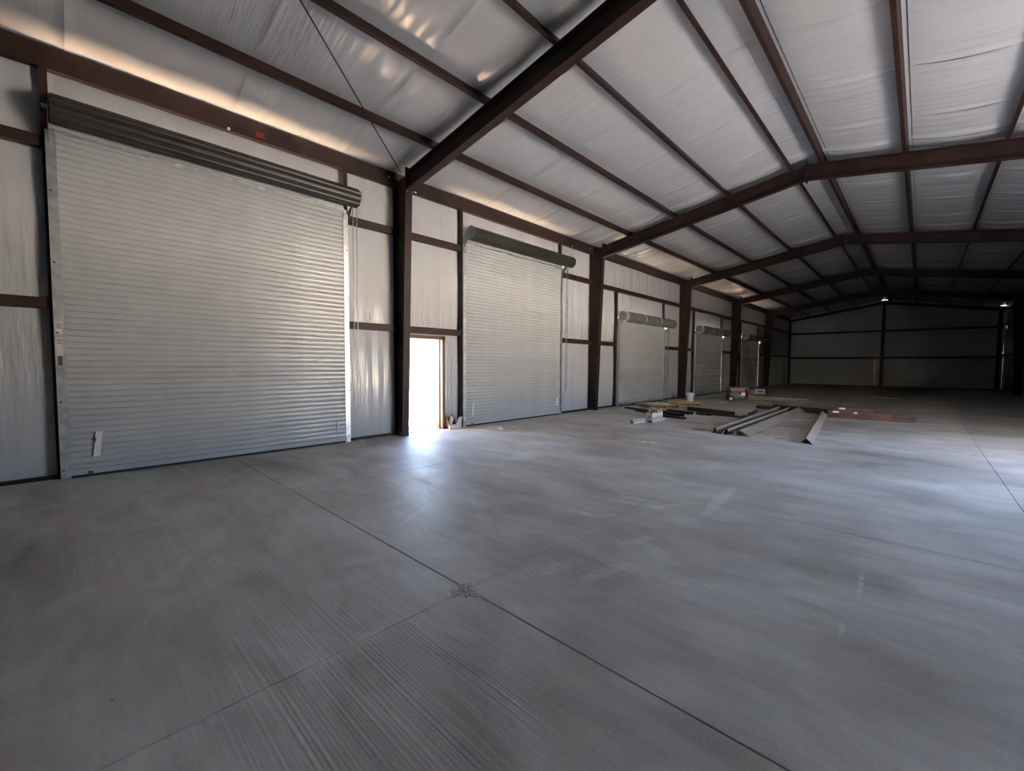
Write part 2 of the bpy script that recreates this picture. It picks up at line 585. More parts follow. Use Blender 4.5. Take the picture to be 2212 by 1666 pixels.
# ------------------------------------------------------------------ roof
rm = MB()
for sx in (-1, 1):
    xe = XL - 0.2 if sx < 0 else XR + 0.2
    z_e, z_r = rz(xe) + PUR + 0.12, rz(RIDGE) + PUR + 0.12
    rm.prism([(xe, Y0 - 0.2, z_e), (RIDGE, Y0 - 0.2, z_r), (RIDGE, Y0 - 0.2, z_r + 0.02), (xe, Y0 - 0.2, z_e + 0.02)], (0, Y1 - Y0 + 0.4, 0))
ceil = rm.obj('ceiling', 'siding')
tag(ceil, 'pitched roof lined with white vinyl insulation over brown purlins', 'ceiling', kind='structure')

SEAM0, PITCH_S = 0.14, 1.83
knx = [0.0] + PURLIN_X + [RIDGE - XL]     # distances from the ridge where the blanket is pinned
NX = 56


def blanket(sx, ya, yb, k):
    ny = 40
    seed = k * 3.7 + (50 if sx > 0 else 0)

    def fn(u, v):
        d = (RIDGE - XL + 0.02) * u
        x = RIDGE + sx * d
        y = ya + (yb - ya) * v
        i = 0
        while i < len(knx) - 2 and d > knx[i + 1]:
            i += 1
        span = knx[i + 1] - knx[i]
        t = min(1, max(0, (d - knx[i]) / span))
        if i == 0:
            t = 0.5 + 0.5 * t
        sag = math.sin(math.pi * t)
        z = rz(x) + PUR - 0.004 - 0.045 * sag * min(1, span)
        es = min(y - ya, yb - y)
        z -= sag * (0.022 * math.exp(-es / 0.03) + 0.014 * math.exp(-abs(y - ya - 0.11) / 0.02) - 0.010 * math.exp(-((es - 0.12) / 0.06) ** 2))
        for f_ in FRAMES:                 # fold where the blanket is pulled over each frame
            e = f_ - y
            if 0 < e < 0.8:
                z -= 0.05 * math.exp(-((e - 0.30) / 0.085) ** 2) * sag ** 0.5
            elif -0.6 < e < 0:
                z -= 0.022 * math.exp(-((e + 0.24) / 0.08) ** 2) * sag ** 0.5
        w = 0.006 * noise.noise((x * 1.1, y * 9, seed)) + 0.012 * noise.noise((x * 0.7, y * 2.6, seed + 4))
        return (x, y, z + w * sag)
    mb = MB()
    mb.grid(fn if sx > 0 else (lambda u, v: fn(1 - u, v)), NX, ny)
    mb.f = [tuple(reversed(f)) for f in mb.f]
    mb.obj('insulation_strip', 'roof_vinyl', ceil, 180)


ys = []
y = SEAM0 - PITCH_S * 6
while y < Y1:
    ys.append(max(y, Y0))
    y += PITCH_S
ys.append(Y1)
ys = sorted(set(v for v in ys if v >= Y0))
for k, (a, b) in enumerate(zip(ys, ys[1:])):
    for sx in (-1, 1):
        blanket(sx, a, b, k)


def zee(mb, x, sx, ya, yb, zt):
    """Z section purlin hanging below roof line at x, web 0.20, flanges 0.06, on a slope"""
    t, w, h = 0.004, 0.062, PUR - 0.006
    lip = 0.018
    pr = [(-w, -lip), (-w, 0), (t, 0), (t, -h + t), (w - t, -h + t), (w - t, -h + lip), (w, -h + lip), (w, -h), (0, -h), (0, -t), (-w + t, -t), (-w + t, -lip)]
    c, s_ = math.cos(math.atan(SLOPE)), math.sin(math.atan(SLOPE))
    pts = []
    for px, pz in pr:
        px = -px                          # top flange toward the eave
        qx = px * c + pz * s_
        qz = pz * c - px * s_
        pts.append((x + sx * qx, ya, zt + qz))
    mb.prism(pts, (0, yb - ya, 0))


for sx in (-1, 1):
    for d in PURLIN_X:
        x = RIDGE + sx * d
        mb = MB()
        zee(mb, x, sx, Y0, Y1, rz(x) + PUR)
        mb.obj('purlin', 'primer', ceil)
    # eave strut: C section on top of the wall
    xe = XL if sx < 0 else XR
    i = 1 if sx < 0 else -1
    zt, zb, t = rz(xe + i * 0.1) + PUR - 0.03, 5.265, 0.005
    x1 = xe + i * 0.115
    pts = [(xe + i * 0.01, zb), (x1, zb), (x1, zb + 0.03), (x1 - i * t, zb + 0.03), (x1 - i * t, zb + t), (xe + i * (0.01 + t), zb + t),
           (xe + i * (0.01 + t), zt - t), (x1 - i * t, zt - t), (x1 - i * t, zt - 0.03), (x1, zt - 0.03), (x1, zt), (xe + i * 0.01, zt)]
    pts = [(x1, zb), (x1, zt), (xe + i * 0.01, zt), (xe + i * 0.01, zt - t), (x1 - i * t, zt - t), (x1 - i * t, zb + t), (xe + i * 0.01, zb + t), (xe + i * 0.01, zb)]
    es = MB().prism([(px, Y0, pz) for px, pz in pts], (0, Y1 - Y0, 0)).obj('eave_strut', 'primer', wl_ if sx < 0 else wr_)
    if sx < 0:
        MB().prism([(x1 + 0.0015, 2.33, 5.31), (x1 + 0.0015, 2.47, 5.32), (x1 + 0.0015, 2.46, 5.41), (x1 + 0.0015, 2.35, 5.40)], (0.001, 0, 0)).obj('paint_mark', 'red_paint', es)
        MB().tube([(x1, 1.95, 5.285), (x1 + 0.02, 1.95, 5.285)], 0.022, 10).obj('white_cap', 'white', es)
        for yb in (4.80, 12.28, 19.8):
            MB().tube([(x1, yb, 5.42), (x1 + 0.025, yb, 5.42)], 0.016, 8).obj('bolt', 'galv', es)  # bright bolt heads in place of holes with sun shining through
        for yb in (5.42, 11.25):
            MB().box(x1, x1 + 0.02, yb, yb + 0.05, 5.28, 5.30).obj('clip', 'white', es)

# girts: C sections, face flush with the jambs
def girt(x, i, ya, yb, z, parent):
    xf, t, h = x + i * 0.125, 0.004, 0.14
    pts = [(x + i * 0.01, z - h / 2), (xf, z - h / 2), (xf, z + h / 2), (x + i * 0.01, z + h / 2), (x + i * 0.01, z + h / 2 - t),
           (xf - i * t, z + h / 2 - t), (xf - i * t, z - h / 2 + t), (x + i * 0.01, z - h / 2 + t)]
    o = MB().prism([(px, ya, pz) for px, pz in pts], (0, yb - ya, 0)).obj('girt', 'primer', parent)
    return o


FW = 0.08                                 # half flange width
def bay_girts():
    bays = list(zip([Y0] + FRAMES, FRAMES + [Y1]))
    for a, b in bays:
        a2, b2 = a + 0.01, b - 0.01
        ds = [d for d in DOORS if a < d[0] < b]
        for z in (2.30, 4.34):
            if not ds:
                girt(XL, 1, a2, b2, z, wl_)
                continue
            d = ds[0]
            if z > d[3] + d[4]:
                girt(XL, 1, a2, b2, z - 0.05, wl_)
            else:
                girt(XL, 1, a2, d[0] - 0.02, z, wl_)
                girt(XL, 1, d[1] + 0.02, b2, z, wl_)
        for z in (2.30, 4.30):
            if a < 8 < b:
                girt(XR, -1, a2, 6.80, z, wr_)
                girt(XR, -1, 10.64, b2, z, wr_)
            else:
                girt(XR, -1, a2, b2, z, wr_)
    # base angles
    y = Y0
    for a, b, h in OPEN_L:
        MB().box(XL + 0.01, XL + 0.09, y, a - 0.06, 0, 0.045).obj('base_angle', 'primer', wl_)
        y = b + 0.06
    MB().box(XL + 0.01, XL + 0.09, y, Y1, 0, 0.045).obj('base_angle', 'primer', wl_)
bay_girts()
for z in (2.18, 4.18):
    for a, b in ((XL + 0.1, RIDGE - 0.08), (RIDGE + 0.08, XR - 0.1)):
        MB().box(a, b, Y1 - 0.14, Y1 - 0.01, z - 0.07, z + 0.07).obj('girt', 'primer', wf_)
for x in (XL + 0.14, RIDGE, XR - 0.30):
    MB().box(x - 0.09, x + 0.09, Y1 - 0.24, Y1 - 0.02, 0, rz(x) - 0.19).obj('post', 'primer', wf_)
for sx in (-1, 1):
    xe = XL + 0.05 if sx < 0 else XR - 0.05
    MB().prism([(xe, Y1 - 0.24, rz(xe) - 0.20), (RIDGE, Y1 - 0.24, rz(RIDGE) - 0.20), (RIDGE, Y1 - 0.24, rz(RIDGE)), (xe, Y1 - 0.24, rz(xe))], (0, 0.2, 0)).obj('gable_rafter', 'primer', wf_)
MB().box(XL + 0.01, XR - 0.01, Y1 - 0.09, Y1 - 0.01, 0, 0.05).obj('base_angle', 'primer', wf_)


# ------------------------------------------------------------------ rigid frames
def zb_(x):
    return rz(x) - DEPTH


def column(y, side, label):
    i = 1 if side < 0 else -1
    xo = (XL + 0.012) if side < 0 else (XR - 0.012)
    xb, xt = xo + i * 0.31, xo + i * 0.50   # inner flange at the base and at the knee (tapered)
    zk = zb_(xt)
    t = 0.012
    root = empty('steel_column', (xo + i * 0.15, y, 0))
    ztop = rz(xo) + 0.02
    MB().prism([(xo, y - 0.004, 0.015), (xb, y - 0.004, 0.015), (xt, y - 0.004, zk), (xt, y - 0.004, rz(xt)), (xo, y - 0.004, ztop)], (0, 0.008, 0)).obj('web', 'primer', root)
    MB().box(min(xo, xo + i * t), max(xo, xo + i * t), y - FW, y + FW, 0.015, ztop).obj('flange', 'primer', root)
    MB().prism([(xb - i * t, y - FW, 0.015), (xb, y - FW, 0.015), (xt, y - FW, zk), (xt - i * t, y - FW, zk)], (0, 2 * FW, 0)).obj('flange', 'primer', root)
    MB().box(min(xo, xb), max(xo, xb), y - FW - 0.01, y + FW + 0.01, 0, 0.015).obj('base_plate', 'primer', root)
    # knee end plate, standing a little above the rafter
    MB().box(min(xt, xt + i * 0.02), max(xt, xt + i * 0.02), y - FW - 0.01, y + FW + 0.01, zk - 0.04, rz(xt) + 0.10).obj('end_plate', 'primer', root)
    for yy in (-0.045, 0.045):
        for k in (0.10, 0.20):
            xx = xo + i * k
            MB().tube([(xx, y + yy, 0.015), (xx, y + yy, 0.075)], 0.012, 8).obj('anchor_bolt', 'galv', root)
    for yy in (-0.055, 0.055):
        MB().tube([(xt - i * 0.03, y + yy, zk - 0.02), (xt + i * 0.035, y + yy, zk - 0.02)], 0.013, 8).obj('bolt', 'galv', root)
    tag(root, label, 'column', 'tapered steel columns of the frames')
    return root


def rafter(y, side, label):
    i = 1 if side < 0 else -1
    xo = (XL + 0.012 + 0.52) if side < 0 else (XR - 0.012 - 0.52)
    xr = RIDGE - i * 0.004
    root = empty('roof_rafter', ((xo + xr) / 2, y, rz((xo + xr) / 2)))
    t = 0.012
    def strip(z_of, y0, y1, th):
        return MB().prism([(xo, y0, z_of(xo)), (xr, y0, z_of(xr)), (xr, y0, z_of(xr) + th), (xo, y0, z_of(xo) + th)], (0, y1 - y0, 0))
    MB().prism([(xo, y - 0.004, zb_(xo)), (xr, y - 0.004, zb_(xr)), (xr, y - 0.004, rz(xr)), (xo, y - 0.004, rz(xo))], (0, 0.008, 0)).obj('web', 'primer', root)
    strip(lambda x: zb_(x), y - FW, y + FW, t).obj('flange', 'primer', root)
    strip(lambda x: rz(x) - t, y - FW, y + FW, t).obj('flange', 'primer', root)
    MB().box(min(xr, xr - i * 0.014), max(xr, xr - i * 0.014), y - FW - 0.01, y + FW + 0.01, zb_(xr) - 0.05, rz(xr) + 0.06).obj('end_plate', 'primer', root)
    for zz in (0.02, 0.12, DEPTH - 0.06):
        MB().tube([(xr - i * 0.03, y - 0.055, zb_(xr) + zz), (xr, y - 0.055, zb_(xr) + zz)], 0.012, 8).obj('bolt', 'galv', root)
    if side < 0 and y == FRAMES[1]:
        for d in PURLIN_X[1:]:
            x = RIDGE - d
            MB().bar((x + 0.02, y + FW - 0.01, zb_(x) + 0.004), (x + 0.03, y + 0.50, rz(x) + 0.02), 0.045, 0.006).obj('flange_brace', 'primer', root)
    tag(root, label, 'rafter', 'tapered steel rafters of the frames')
    return root


COL_L = {
    5.03: 'brown tapered steel column between the ribbed-roll door and the open doorway',
    12.5: 'brown tapered steel column between the second tall roll-up door and the first short one',
    20.0: 'brown tapered steel column behind the white bucket, between two short roll-up doors',
    27.55: 'brown tapered steel column behind the portable generator and before the last roll-up door',
    35.1: 'dark steel column just past the last short roll-up door, beside the doorless bay',
    -2.45: 'brown steel column at the chainless side of the ribbed-roll door'}
COL_R = {
    35.1: 'black-looking steel column on the unlit wall opposite the doors, close to the far gable',
    27.55: 'steel column on the unlit wall opposite the generator',
    20.0: 'steel column on the unlit wall opposite the white bucket',
    12.5: 'steel column on the wall just past the open daylight bay',
    5.03: 'steel column on the wall opposite the open doorway',
    -2.45: 'steel column on the unlit wall in the bay behind the roll-up doors'}
RAF = {
    5.03: 'on the column beside the open doorway', 12.5: 'on the column past the second tall door',
    20.0: 'on the column behind the bucket', 27.55: 'on the column behind the generator',
    35.1: 'on the column past the last door', -2.45: 'on the column before the ribbed-roll door'}
for f_ in FRAMES:
    column(f_, -1, COL_L[f_])
    column(f_, 1, COL_R[f_])
    rafter(f_, -1, 'brown rafter up to the ridge, ' + RAF[f_])
    rafter(f_, 1, 'unlit-side rafter half, mate of that ' + RAF[f_])

# diagonal rod brace under the roof
rod = MB().tube([(-7.80, 4.86, 5.42), (-5.36, 2.03, 5.74), (-1.95, -1.92, 6.20)], 0.010, 8).obj('brace_rod', 'primer')
tag(rod, 'thin dark diagonal brace rod running under the roof from the column by the doorway', 'brace rod')


# ------------------------------------------------------------------ roll-up doors
XC = XL + 0.18                            # curtain plane
SLAT = 0.0815


def slat_profile():
    """one slat in (x, z): flat crown with a recessed groove at its foot"""
    return [(-0.007, 0.000), (-0.0065, 0.005), (0.003, 0.009), (0.0055, 0.018), (0.0068, 0.042), (0.0055, 0.066), (0.003, 0.0745), (-0.0065, 0.0785), (-0.007, SLAT)]


def chain_mesh(pts, step=0.045):
    mb = MB()
    flip = False
    for a, b in zip(pts, pts[1:]):
        a, b = Vector(a), Vector(b)
        n = max(1, int((b - a).length / step))
        for k in range(n):
            p, q = a.lerp(b, k / n), a.lerp(b, (k + 1) / n)
            d = (q - p) * 0.12
            mb.bar(p - d, q + d, 0.016 if flip else 0.006, 0.006 if flip else 0.016, (1, 0, 0.01))
            flip = not flip
    return mb


def roll_door(n, label):
    y0, y1, hgt, dz, dr = DOORS[n - 1]
    yc = (y0 + y1) / 2
    root = empty('door_%d' % n, (XC, yc, 0))
    tag(root, label, 'door', 'roll-up doors along the wall', 'structure')
    ya, yb = y0 + 0.035, y1 - 0.076
    ztop = dz - 0.02
    prof = slat_profile()
    if n <= 2:                            # slats that can be told apart
        mb = MB()
        L = yb - ya
        v = [(px, 0, pz) for px, pz in prof] + [(px, L, pz) for px, pz in prof]
        k = len(prof)
        mb.add(v, [(i, i + 1, k + i + 1, k + i) for i in range(k - 1)])
        mb.f = [tuple(reversed(f)) for f in mb.f]
        me = mb.mesh('slat', 60)
        me.materials.append(M['curtain'])
        z = 0.100
        while z < ztop:
            o = link('slat', me, root, (0, ya - yc, z))
            z += SLAT
    else:
        mb = MB()
        z = 0.105
        pts = []
        while z < ztop:
            pts += [(XC + px, z + pz) for px, pz in prof[:-1]]
            z += SLAT
        k = len(pts)
        mb.add([(px, ya, pz) for px, pz in pts] + [(px, yb, pz) for px, pz in pts], [(k + i, k + i + 1, i + 1, i) for i in range(k - 1)])
        mb.obj('curtain', 'curtain', root, 60)
    bm_ = 'curtain' if n <= 2 else 'galv'
    bb = MB().box(XC - 0.012, XC + 0.022, ya, yb, 0.035, 0.108).box(XC + 0.022, XC + 0.032, ya, yb, 0.085, 0.108).obj('bottom_bar', bm_, root)
    MB().box(XC - 0.010, XC + 0.012, ya, yb, 0.0, 0.035).obj('bottom_seal', 'black', root)
    MB().box(XC + 0.022, XC + 0.034, ya + 0.22, ya + 0.27, 0.03, 0.075).obj('stop_clip', 'dark', bb)
    # guides: front flange plus web
    zg = dz - dr - 0.05
    xf = XC + 0.0125
    for s_, ye in ((1, y0), (-1, y1)):
        g = MB()
        g.box(xf, xf + 0.004, min(ye, ye + s_ * 0.095), max(ye, ye + s_ * 0.095), 0, zg)
        g.box(XL + 0.125, xf, min(ye + s_ * 0.012, ye + s_ * 0.017), max(ye + s_ * 0.012, ye + s_ * 0.017), 0, zg)
        g.box(xf - 0.012, xf, ye + s_ * 0.092 - 0.0015, ye + s_ * 0.092 + 0.0015, 0, zg)
        go = g.obj('guide', 'galv', root)
        zz = 0.12
        while zz < zg:
            MB().tube([(xf + 0.004, ye + s_ * 0.03, zz), (xf + 0.011, ye + s_ * 0.03, zz)], 0.012, 8).obj('bolt', 'dark', go)
            zz += 0.9
        # jamb: C channel standing behind the guide up to the framing above
        zj = 5.265 if n <= 2 else 4.24
        jy0, jy1 = ye - s_ * 0.03, ye + s_ * 0.045
        t = 0.005
        pr = [(XL - 0.12, jy1), (XL + 0.125, jy1), (XL + 0.125, jy0), (XL + 0.125 - t, jy0), (XL + 0.125 - t, jy1 - s_ * t), (XL - 0.12, jy1 - s_ * t)]
        pr = [(XL - 0.12, jy0), (XL + 0.125, jy0), (XL + 0.125, jy1), (XL + 0.125 - t, jy1), (XL + 0.125 - t, jy0 + s_ * t), (XL - 0.12 + t, jy0 + s_ * t), (XL - 0.12 + t, jy1), (XL - 0.12, jy1)]
        MB().prism([(px, py, 0) for px, py in pr], (0, 0, zj)).obj('jamb', 'primer', root)
        # bracket plate carrying the drum
        yp = ye + s_ * 0.03 if s_ > 0 else ye + 0.02
        xdr = XC - 0.0 + dr
        br = MB().prism([(XL + 0.128, yp, dz - dr - 0.22), (XL + 0.20, yp, dz - dr - 0.20), (xdr + 0.07, yp, dz - 0.06), (xdr + 0.07, yp, dz + 0.06),
                         (xdr - 0.03, yp, dz + 0.07), (XL + 0.128, yp, dz - 0.10)], (0, 0.008, 0)).obj('bracket', 'plate', root)
    # drum with the rolled curtain
    xdr = XC + dr
    yd0, yd1 = (y0 + 0.06, y1 + 0.12) if n == 1 else (y0 + 0.10, y1 + 0.26)
    if n > 2:
        yd0, yd1 = y0 + 0.03, y1 + 0.34
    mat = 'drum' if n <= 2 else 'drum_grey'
    ring = []
    N = 48
    for k in range(N):
        a = 2 * math.pi * k / N
        r = dr
        if n == 1:
            r = dr * (1.0 + 0.045 * (1 if (k // 3) % 2 else -1))
        ring.append((xdr + r * math.cos(a), yd0, dz + r * math.sin(a)))
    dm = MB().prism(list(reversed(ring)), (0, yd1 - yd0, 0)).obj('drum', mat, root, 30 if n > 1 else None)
    ep = MB().tube([(xdr, yd0 - 0.012, dz), (xdr, yd0 - 0.001, dz)], dr * 0.95, 28).obj('end_plate', 'plate', dm, 30)
    for a in (0.4, 1.9, 3.6, 5.2):
        MB().tube([(xdr + 0.5 * dr * math.cos(a), yd0 - 0.014, dz + 0.5 * dr * math.sin(a)), (xdr + 0.5 * dr * math.cos(a), yd0 - 0.0122, dz + 0.5 * dr * math.sin(a))], 0.018, 8).obj('hole', 'black', dm)
    MB().torus((xdr, yd0, dz), (0, 1, 0), dr, 0.008, 28).obj('rim', 'dark' if n <= 2 else 'white', dm, 60)
    MB().tube([(xdr, yd0 - 0.08, dz), (xdr, yd0 - 0.012, dz)], 0.03, 12).obj('axle', 'plate', dm, 30)
    MB().tube([(xdr, yd1, dz), (xdr, yd1 + 0.06, dz)], 0.03, 12).obj('axle', 'plate', dm, 30)
    if n > 2:
        for fr in (0.02, 0.345, 0.665):
            MB().torus((xdr, yd0 + (yd1 - yd0) * fr, dz), (0, 1, 0), dr + 0.004, 0.012, 32).obj('strap', 'white', dm, 60)
    else:
        MB().box(XC + 0.012, XC + 0.035, ya + 0.04, yb, dz - dr - 0.075, dz - dr - 0.035).obj('hood_lip', 'galv', root)
        for fr in (0.33, 0.62):
            MB().box(XC + 0.035, XC + 0.05, ya + (yb - ya) * fr, ya + (yb - ya) * fr + 0.08, dz - dr - 0.085, dz - dr - 0.055).obj('tab', 'white', root)
    # chain wheel and hand chain hanging at the right end
    yw = y1 + 0.07 if n > 1 else y1 + 0.06
    if n <= 3:
        zlow = {1: 0.62, 2: 0.72, 3: 0.75}[n]
        y2 = yw + 0.075
        xw = XC + 0.10
        pts = [(xw, yw, dz - dr), (xw, yw, zlow + 0.25), (xw, yw + 0.02, zlow + 0.05), (xw, yw + 0.037, zlow), (xw, yw + 0.055, zlow + 0.05), (xw, y2, zlow + 0.25), (xw, y2, dz - dr)]
        chain_mesh(pts).obj('hand_chain', 'plate', root)
    return root


d1 = roll_door(1, 'tall white roll-up door with ribbed dark roll and printed stickers on its guide')
d2 = roll_door(2, 'tall white roll-up door with smooth black drum, right beside the open doorway')
d3 = roll_door(3, 'short white roll-up door with strapped grey drum behind the wooden pallet')
d4 = roll_door(4, 'short roll-up door with strapped drum behind the portable generator')
d5 = roll_door(5, 'dim last roll-up door with strapped drum, closest to the far gable wall')

# stickers and slide latches on the doors
def stuck(parent, ya, yb, za, zb, mat, dx=0.012, name='label_sticker', skew=0.0):
    x = XC + dx
    return MB().prism([(x, ya, za), (x, yb, za), (x, yb + skew, zb), (x, ya + skew, zb)], (0.0012, 0, 0)).obj(name, mat, parent)
st = stuck(d1, 0.235, 0.31, 0.26, 0.60, 'paper', skew=0.035)
for za, zb, o_ in ((0.27, 0.36, 0.0), (0.36, 0.45, 0.011), (0.45, 0.52, 0.018), (0.52, 0.60, 0.025)):
    stuck(d1, 0.230 + o_, 0.242 + o_ + (0.012 if za == 0.45 else 0), za, zb, 'ink', 0.0135, 'sticker_print', 0.008)
for za, zb, w in ((1.90, 2.06, 'paper'), (1.62, 1.86, 'paper')):
    x = XC + 0.0170
    lab = MB().box(x, x + 0.001, -0.055, 0.005, za, zb).obj('label_sticker', w, d1)
    for k in range(3):
        MB().box(x + 0.001, x + 0.0016, -0.050, 0.000, zb - 0.03 - 0.025 * k, zb - 0.022 - 0.025 * k).obj('sticker_print', 'ink', d1)
MB().box(XC + 0.0170, XC + 0.0180, -0.045, -0.005, 1.50, 1.62).obj('label_sticker', 'ink', d1)
lt = MB().box(XC + 0.012, XC + 0.022, 3.60, 3.63, 0.22, 0.46).box(XC + 0.012, XC + 0.022, 3.40, 3.60, 0.245, 0.265).box(XC + 0.012, XC + 0.022, 3.40, 3.60, 0.415, 0.435).obj('latch', 'curtain', d1)
stuck(d2, 7.02, 7.06, 0.25, 0.55, 'paper', skew=0.03)
stuck(d2, 7.015, 7.025, 0.40, 0.55, 'ink', 0.0135, 'sticker_print', 0.02)
stuck(d2, 10.45, 10.53, 0.30, 0.52, 'paper')
stuck(d2, 10.44, 10.45, 0.44, 0.50, 'ink', 0.0135, 'sticker_print')

# ------------------------------------------------------------------ open doorway
dm_ = empty('door_6', (XL, (MAN[0] + MAN[1]) / 2, 0))
tag(dm_, 'open personnel doorway in a brown metal frame, blazing with daylight', 'doorway', kind='structure')
a, b, h = MAN
for s_, ye in ((-1, a), (1, b)):
    MB().box(XL - 0.13, XL + 0.11, min(ye - s_ * 0.02, ye + s_ * 0.05), max(ye - s_ * 0.02, ye + s_ * 0.05), 0, h + 0.05).obj('frame_post', 'frame', dm_)
    MB().box(XL - 0.05, XL + 0.0, min(ye - s_ * 0.035, ye - s_ * 0.02), max(ye - s_ * 0.035, ye - s_ * 0.02), 0, h - 0.02).obj('door_stop', 'frame', dm_)
MB().box(XL - 0.13, XL + 0.11, a - 0.05, b + 0.05, h - 0.02, h + 0.06).obj('frame_head', 'frame', dm_)
MB().box(XL - 0.13, XL + 0.06, a, b, -0.005, 0.012).obj('threshold', 'galv', dm_)
lf = MB().box(XL - 0.14 - 0.95, XL - 0.14, a - 0.045, a - 0.005, 0.015, h - 0.025).obj('door_leaf', 'frame', dm_)
MB().tube([(XL - 1.02, a - 0.005, 1.0), (XL - 1.02, a + 0.05, 1.0), (XL - 0.92, a + 0.05, 1.0)], 0.012, 8).obj('lever', 'galv', lf)


# ------------------------------------------------------------------ things on the floor
def G(px, py, z=0.0):
    """point at height z seen at photo pixel (px, py); the floor or a known support gives the distance"""
    d = fw + rt2 * ((px - 1106) / F_PX) + up2 * ((833 - py) / F_PX)
    t = (z - CAM_Z) / d.z
    return Vector((d.x * t, d.y * t, z))


def sweep(name, prof, a, b, mat, parent=None, smooth=None):
    """profile [(across, up)] swept along the floor from a to b; across points to the right of a->b"""
    a, b = Vector(a), Vector(b)
    d = (b - a)
    side = Vector((d.y, -d.x, 0)).normalized()
    return MB().prism([a + side * u + Vector((0, 0, v)) for u, v in prof], d).obj(name, mat, parent, smooth)


def sheet(pts, t):
    """open polyline profile -> thin closed profile"""
    n = len(pts)
    nrm = []
    for i in range(n):
        p, q = Vector(pts[max(i - 1, 0)]), Vector(pts[min(i + 1, n - 1)])
        e = (q - p).normalized()
        nrm.append(Vector((-e.y, e.x)))
    return [tuple(p) for p in pts] + [tuple(Vector(pts[i]) - nrm[i] * t) for i in range(n - 1, -1, -1)]


# --- long formed trims on wooden sleepers
sleepers = [((-3.92, 10.40), (-2.02, 10.70), 'pale pine sleeper under the doorway-side ends of the long grey trims'),
            ((-3.95, 11.90), (-1.96, 12.24), 'pine sleeper second from the doorway-side ends of the long grey trims'),
            ((-3.80, 14.20), (-1.86, 14.46), 'pine sleeper third from the doorway-side ends of the long grey trims'),
            ((-3.75, 15.70), (-2.10, 15.90), 'last pine sleeper under the long trims, beside the labelled red beam stack')]
for (a, b), (c, d), lab in sleepers:
    o = sweep('sleeper', [(-0.045, 0), (0.045, 0), (0.045, 0.038), (-0.045, 0.038)], (a, b, 0), (c, d, 0), 'wood')
    tag(o, lab, 'timber', 'sleepers under the trims')
TZ = 0.039
trims = [((-3.37, 10.20), (-3.56, 17.2), 0.058, 'long grey formed trim on sleepers, the one farthest from the ridge cap'),
         ((-3.12, 10.18), (-3.28, 17.3), 0.058, 'long grey formed trim lying between its two neighbours on the sleepers'),
         ((-2.88, 10.12), (-3.00, 17.2), 0.27, 'long trim with a broad sloping beige face, nearest the lone ridge cap')]
for (a, b), (c, d), w, lab in trims:
    root = empty('metal_trim', ((a + c) / 2, (b + d) / 2, 0))
    sweep('sheet', sheet([(-0.055, TZ - 0.036), (-0.005, TZ + 0.085), (0.05, TZ + 0.095), (w, TZ + 0.001)], 0.003), (a, b, 0), (c, d, 0), 'trim', root)
    sweep('hem', [(-0.060, TZ - 0.036), (-0.050, TZ - 0.036), (0.0, TZ + 0.087), (-0.010, TZ + 0.087)], (a, b - 0.004, 0), (a, b + 0.012, 0), 'galv', root)
    tag(root, lab, 'metal trim', 'formed trims on the sleepers')
cap = sweep('ridge_cap', sheet([(-0.115, 0.004), (0.0, 0.115), (0.115, 0.004)], 0.003), (-1.60, 10.12, 0), (-2.13, 16.0, 0.058), 'trim')
tag(cap, 'lone V-shaped grey ridge cap lying on the bare slab beside the trims', 'ridge cap')
# --- red primed beams
CH = [(-0.10, 0.0), (0.10, 0.0), (0.10, 0.105), (-0.10, 0.105)]
def channel(w, h, t=0.006):
    return [(-w / 2, 0), (w / 2, 0), (w / 2, h), (w / 2 - t, h), (w / 2 - t, t), (-w / 2 + t, t), (-w / 2 + t, h), (-w / 2, h)]
def tchan(w, h, t=0.006):                # inverted channel: web on top
    return [(-w / 2, 0), (-w / 2 + t, 0), (-w / 2 + t, h - t), (w / 2 - t, h - t), (w / 2 - t, 0), (w / 2, 0), (w / 2, h), (-w / 2, h)]
reds = [((-2.00, 15.98), (-0.08, 16.04), 0, 'longest red primed channel at the bottom of the labelled stack'),
        ((-2.02, 16.22), (-0.85, 16.26), 0, 'red primed channel lying behind the longest one in the labelled stack'),
        ((-2.00, 16.00), (-0.58, 16.05), 1, 'red primed channel in the middle of the labelled stack'),
        ((-1.84, 16.06), (-0.96, 16.10), 2, 'shortest red primed channel on top of the labelled stack')]
for (a, b), (c, d), lev, lab in reds:
    root = empty('steel_channel', ((a + c) / 2, (b + d) / 2, lev * 0.106))
    sweep('channel', tchan(0.20, 0.105), (a, b, lev * 0.106), (c, d, lev * 0.106), 'primer_red', root)
    if lev:
        e = (Vector((c, d, 0)) - Vector((a, b, 0))).normalized()
        for off in ((0.10,) if lev == 2 else (0.12, 0.62)):
            p = Vector((a, b, 0)) + e * off
            sweep('tag_label', [(0.1005, lev * 0.106 + 0.045), (0.1015, lev * 0.106 + 0.045), (0.1015, lev * 0.106 + 0.098), (0.1005, lev * 0.106 + 0.098)], p, p + e * (0.15 if off < 0.5 else 0.08), 'paper', root)
    tag(root, lab, 'steel beam', 'red channels in the labelled stack')
for (a, b), (c, d), lab in (((-4.25, 17.35), (-2.15, 16.85), 'dark red beam touching the ends of the long trims beside the red stack'),
                            ((-3.9, 18.1), (-2.0, 17.6), 'dark red beam farther past the ends of the trims, toward the generator')):
    tag(sweep('steel_channel', tchan(0.16, 0.10), (a, b, 0), (c, d, 0), 'primer', None), lab, 'steel beam', 'loose dark beams')
for p, q, lab in (((1618, 897), (1634, 889), 'short black bar on the slab between the deep long purlin and the trims'),
                  ((1596, 905), (1608, 901), 'short dark offcut beside the black bar near the trims')):
    a, b = G(*p), G(*q)
    tag(sweep('steel_offcut', tchan(0.07, 0.06, 0.004), a, b, 'dark'), lab, 'steel offcut')

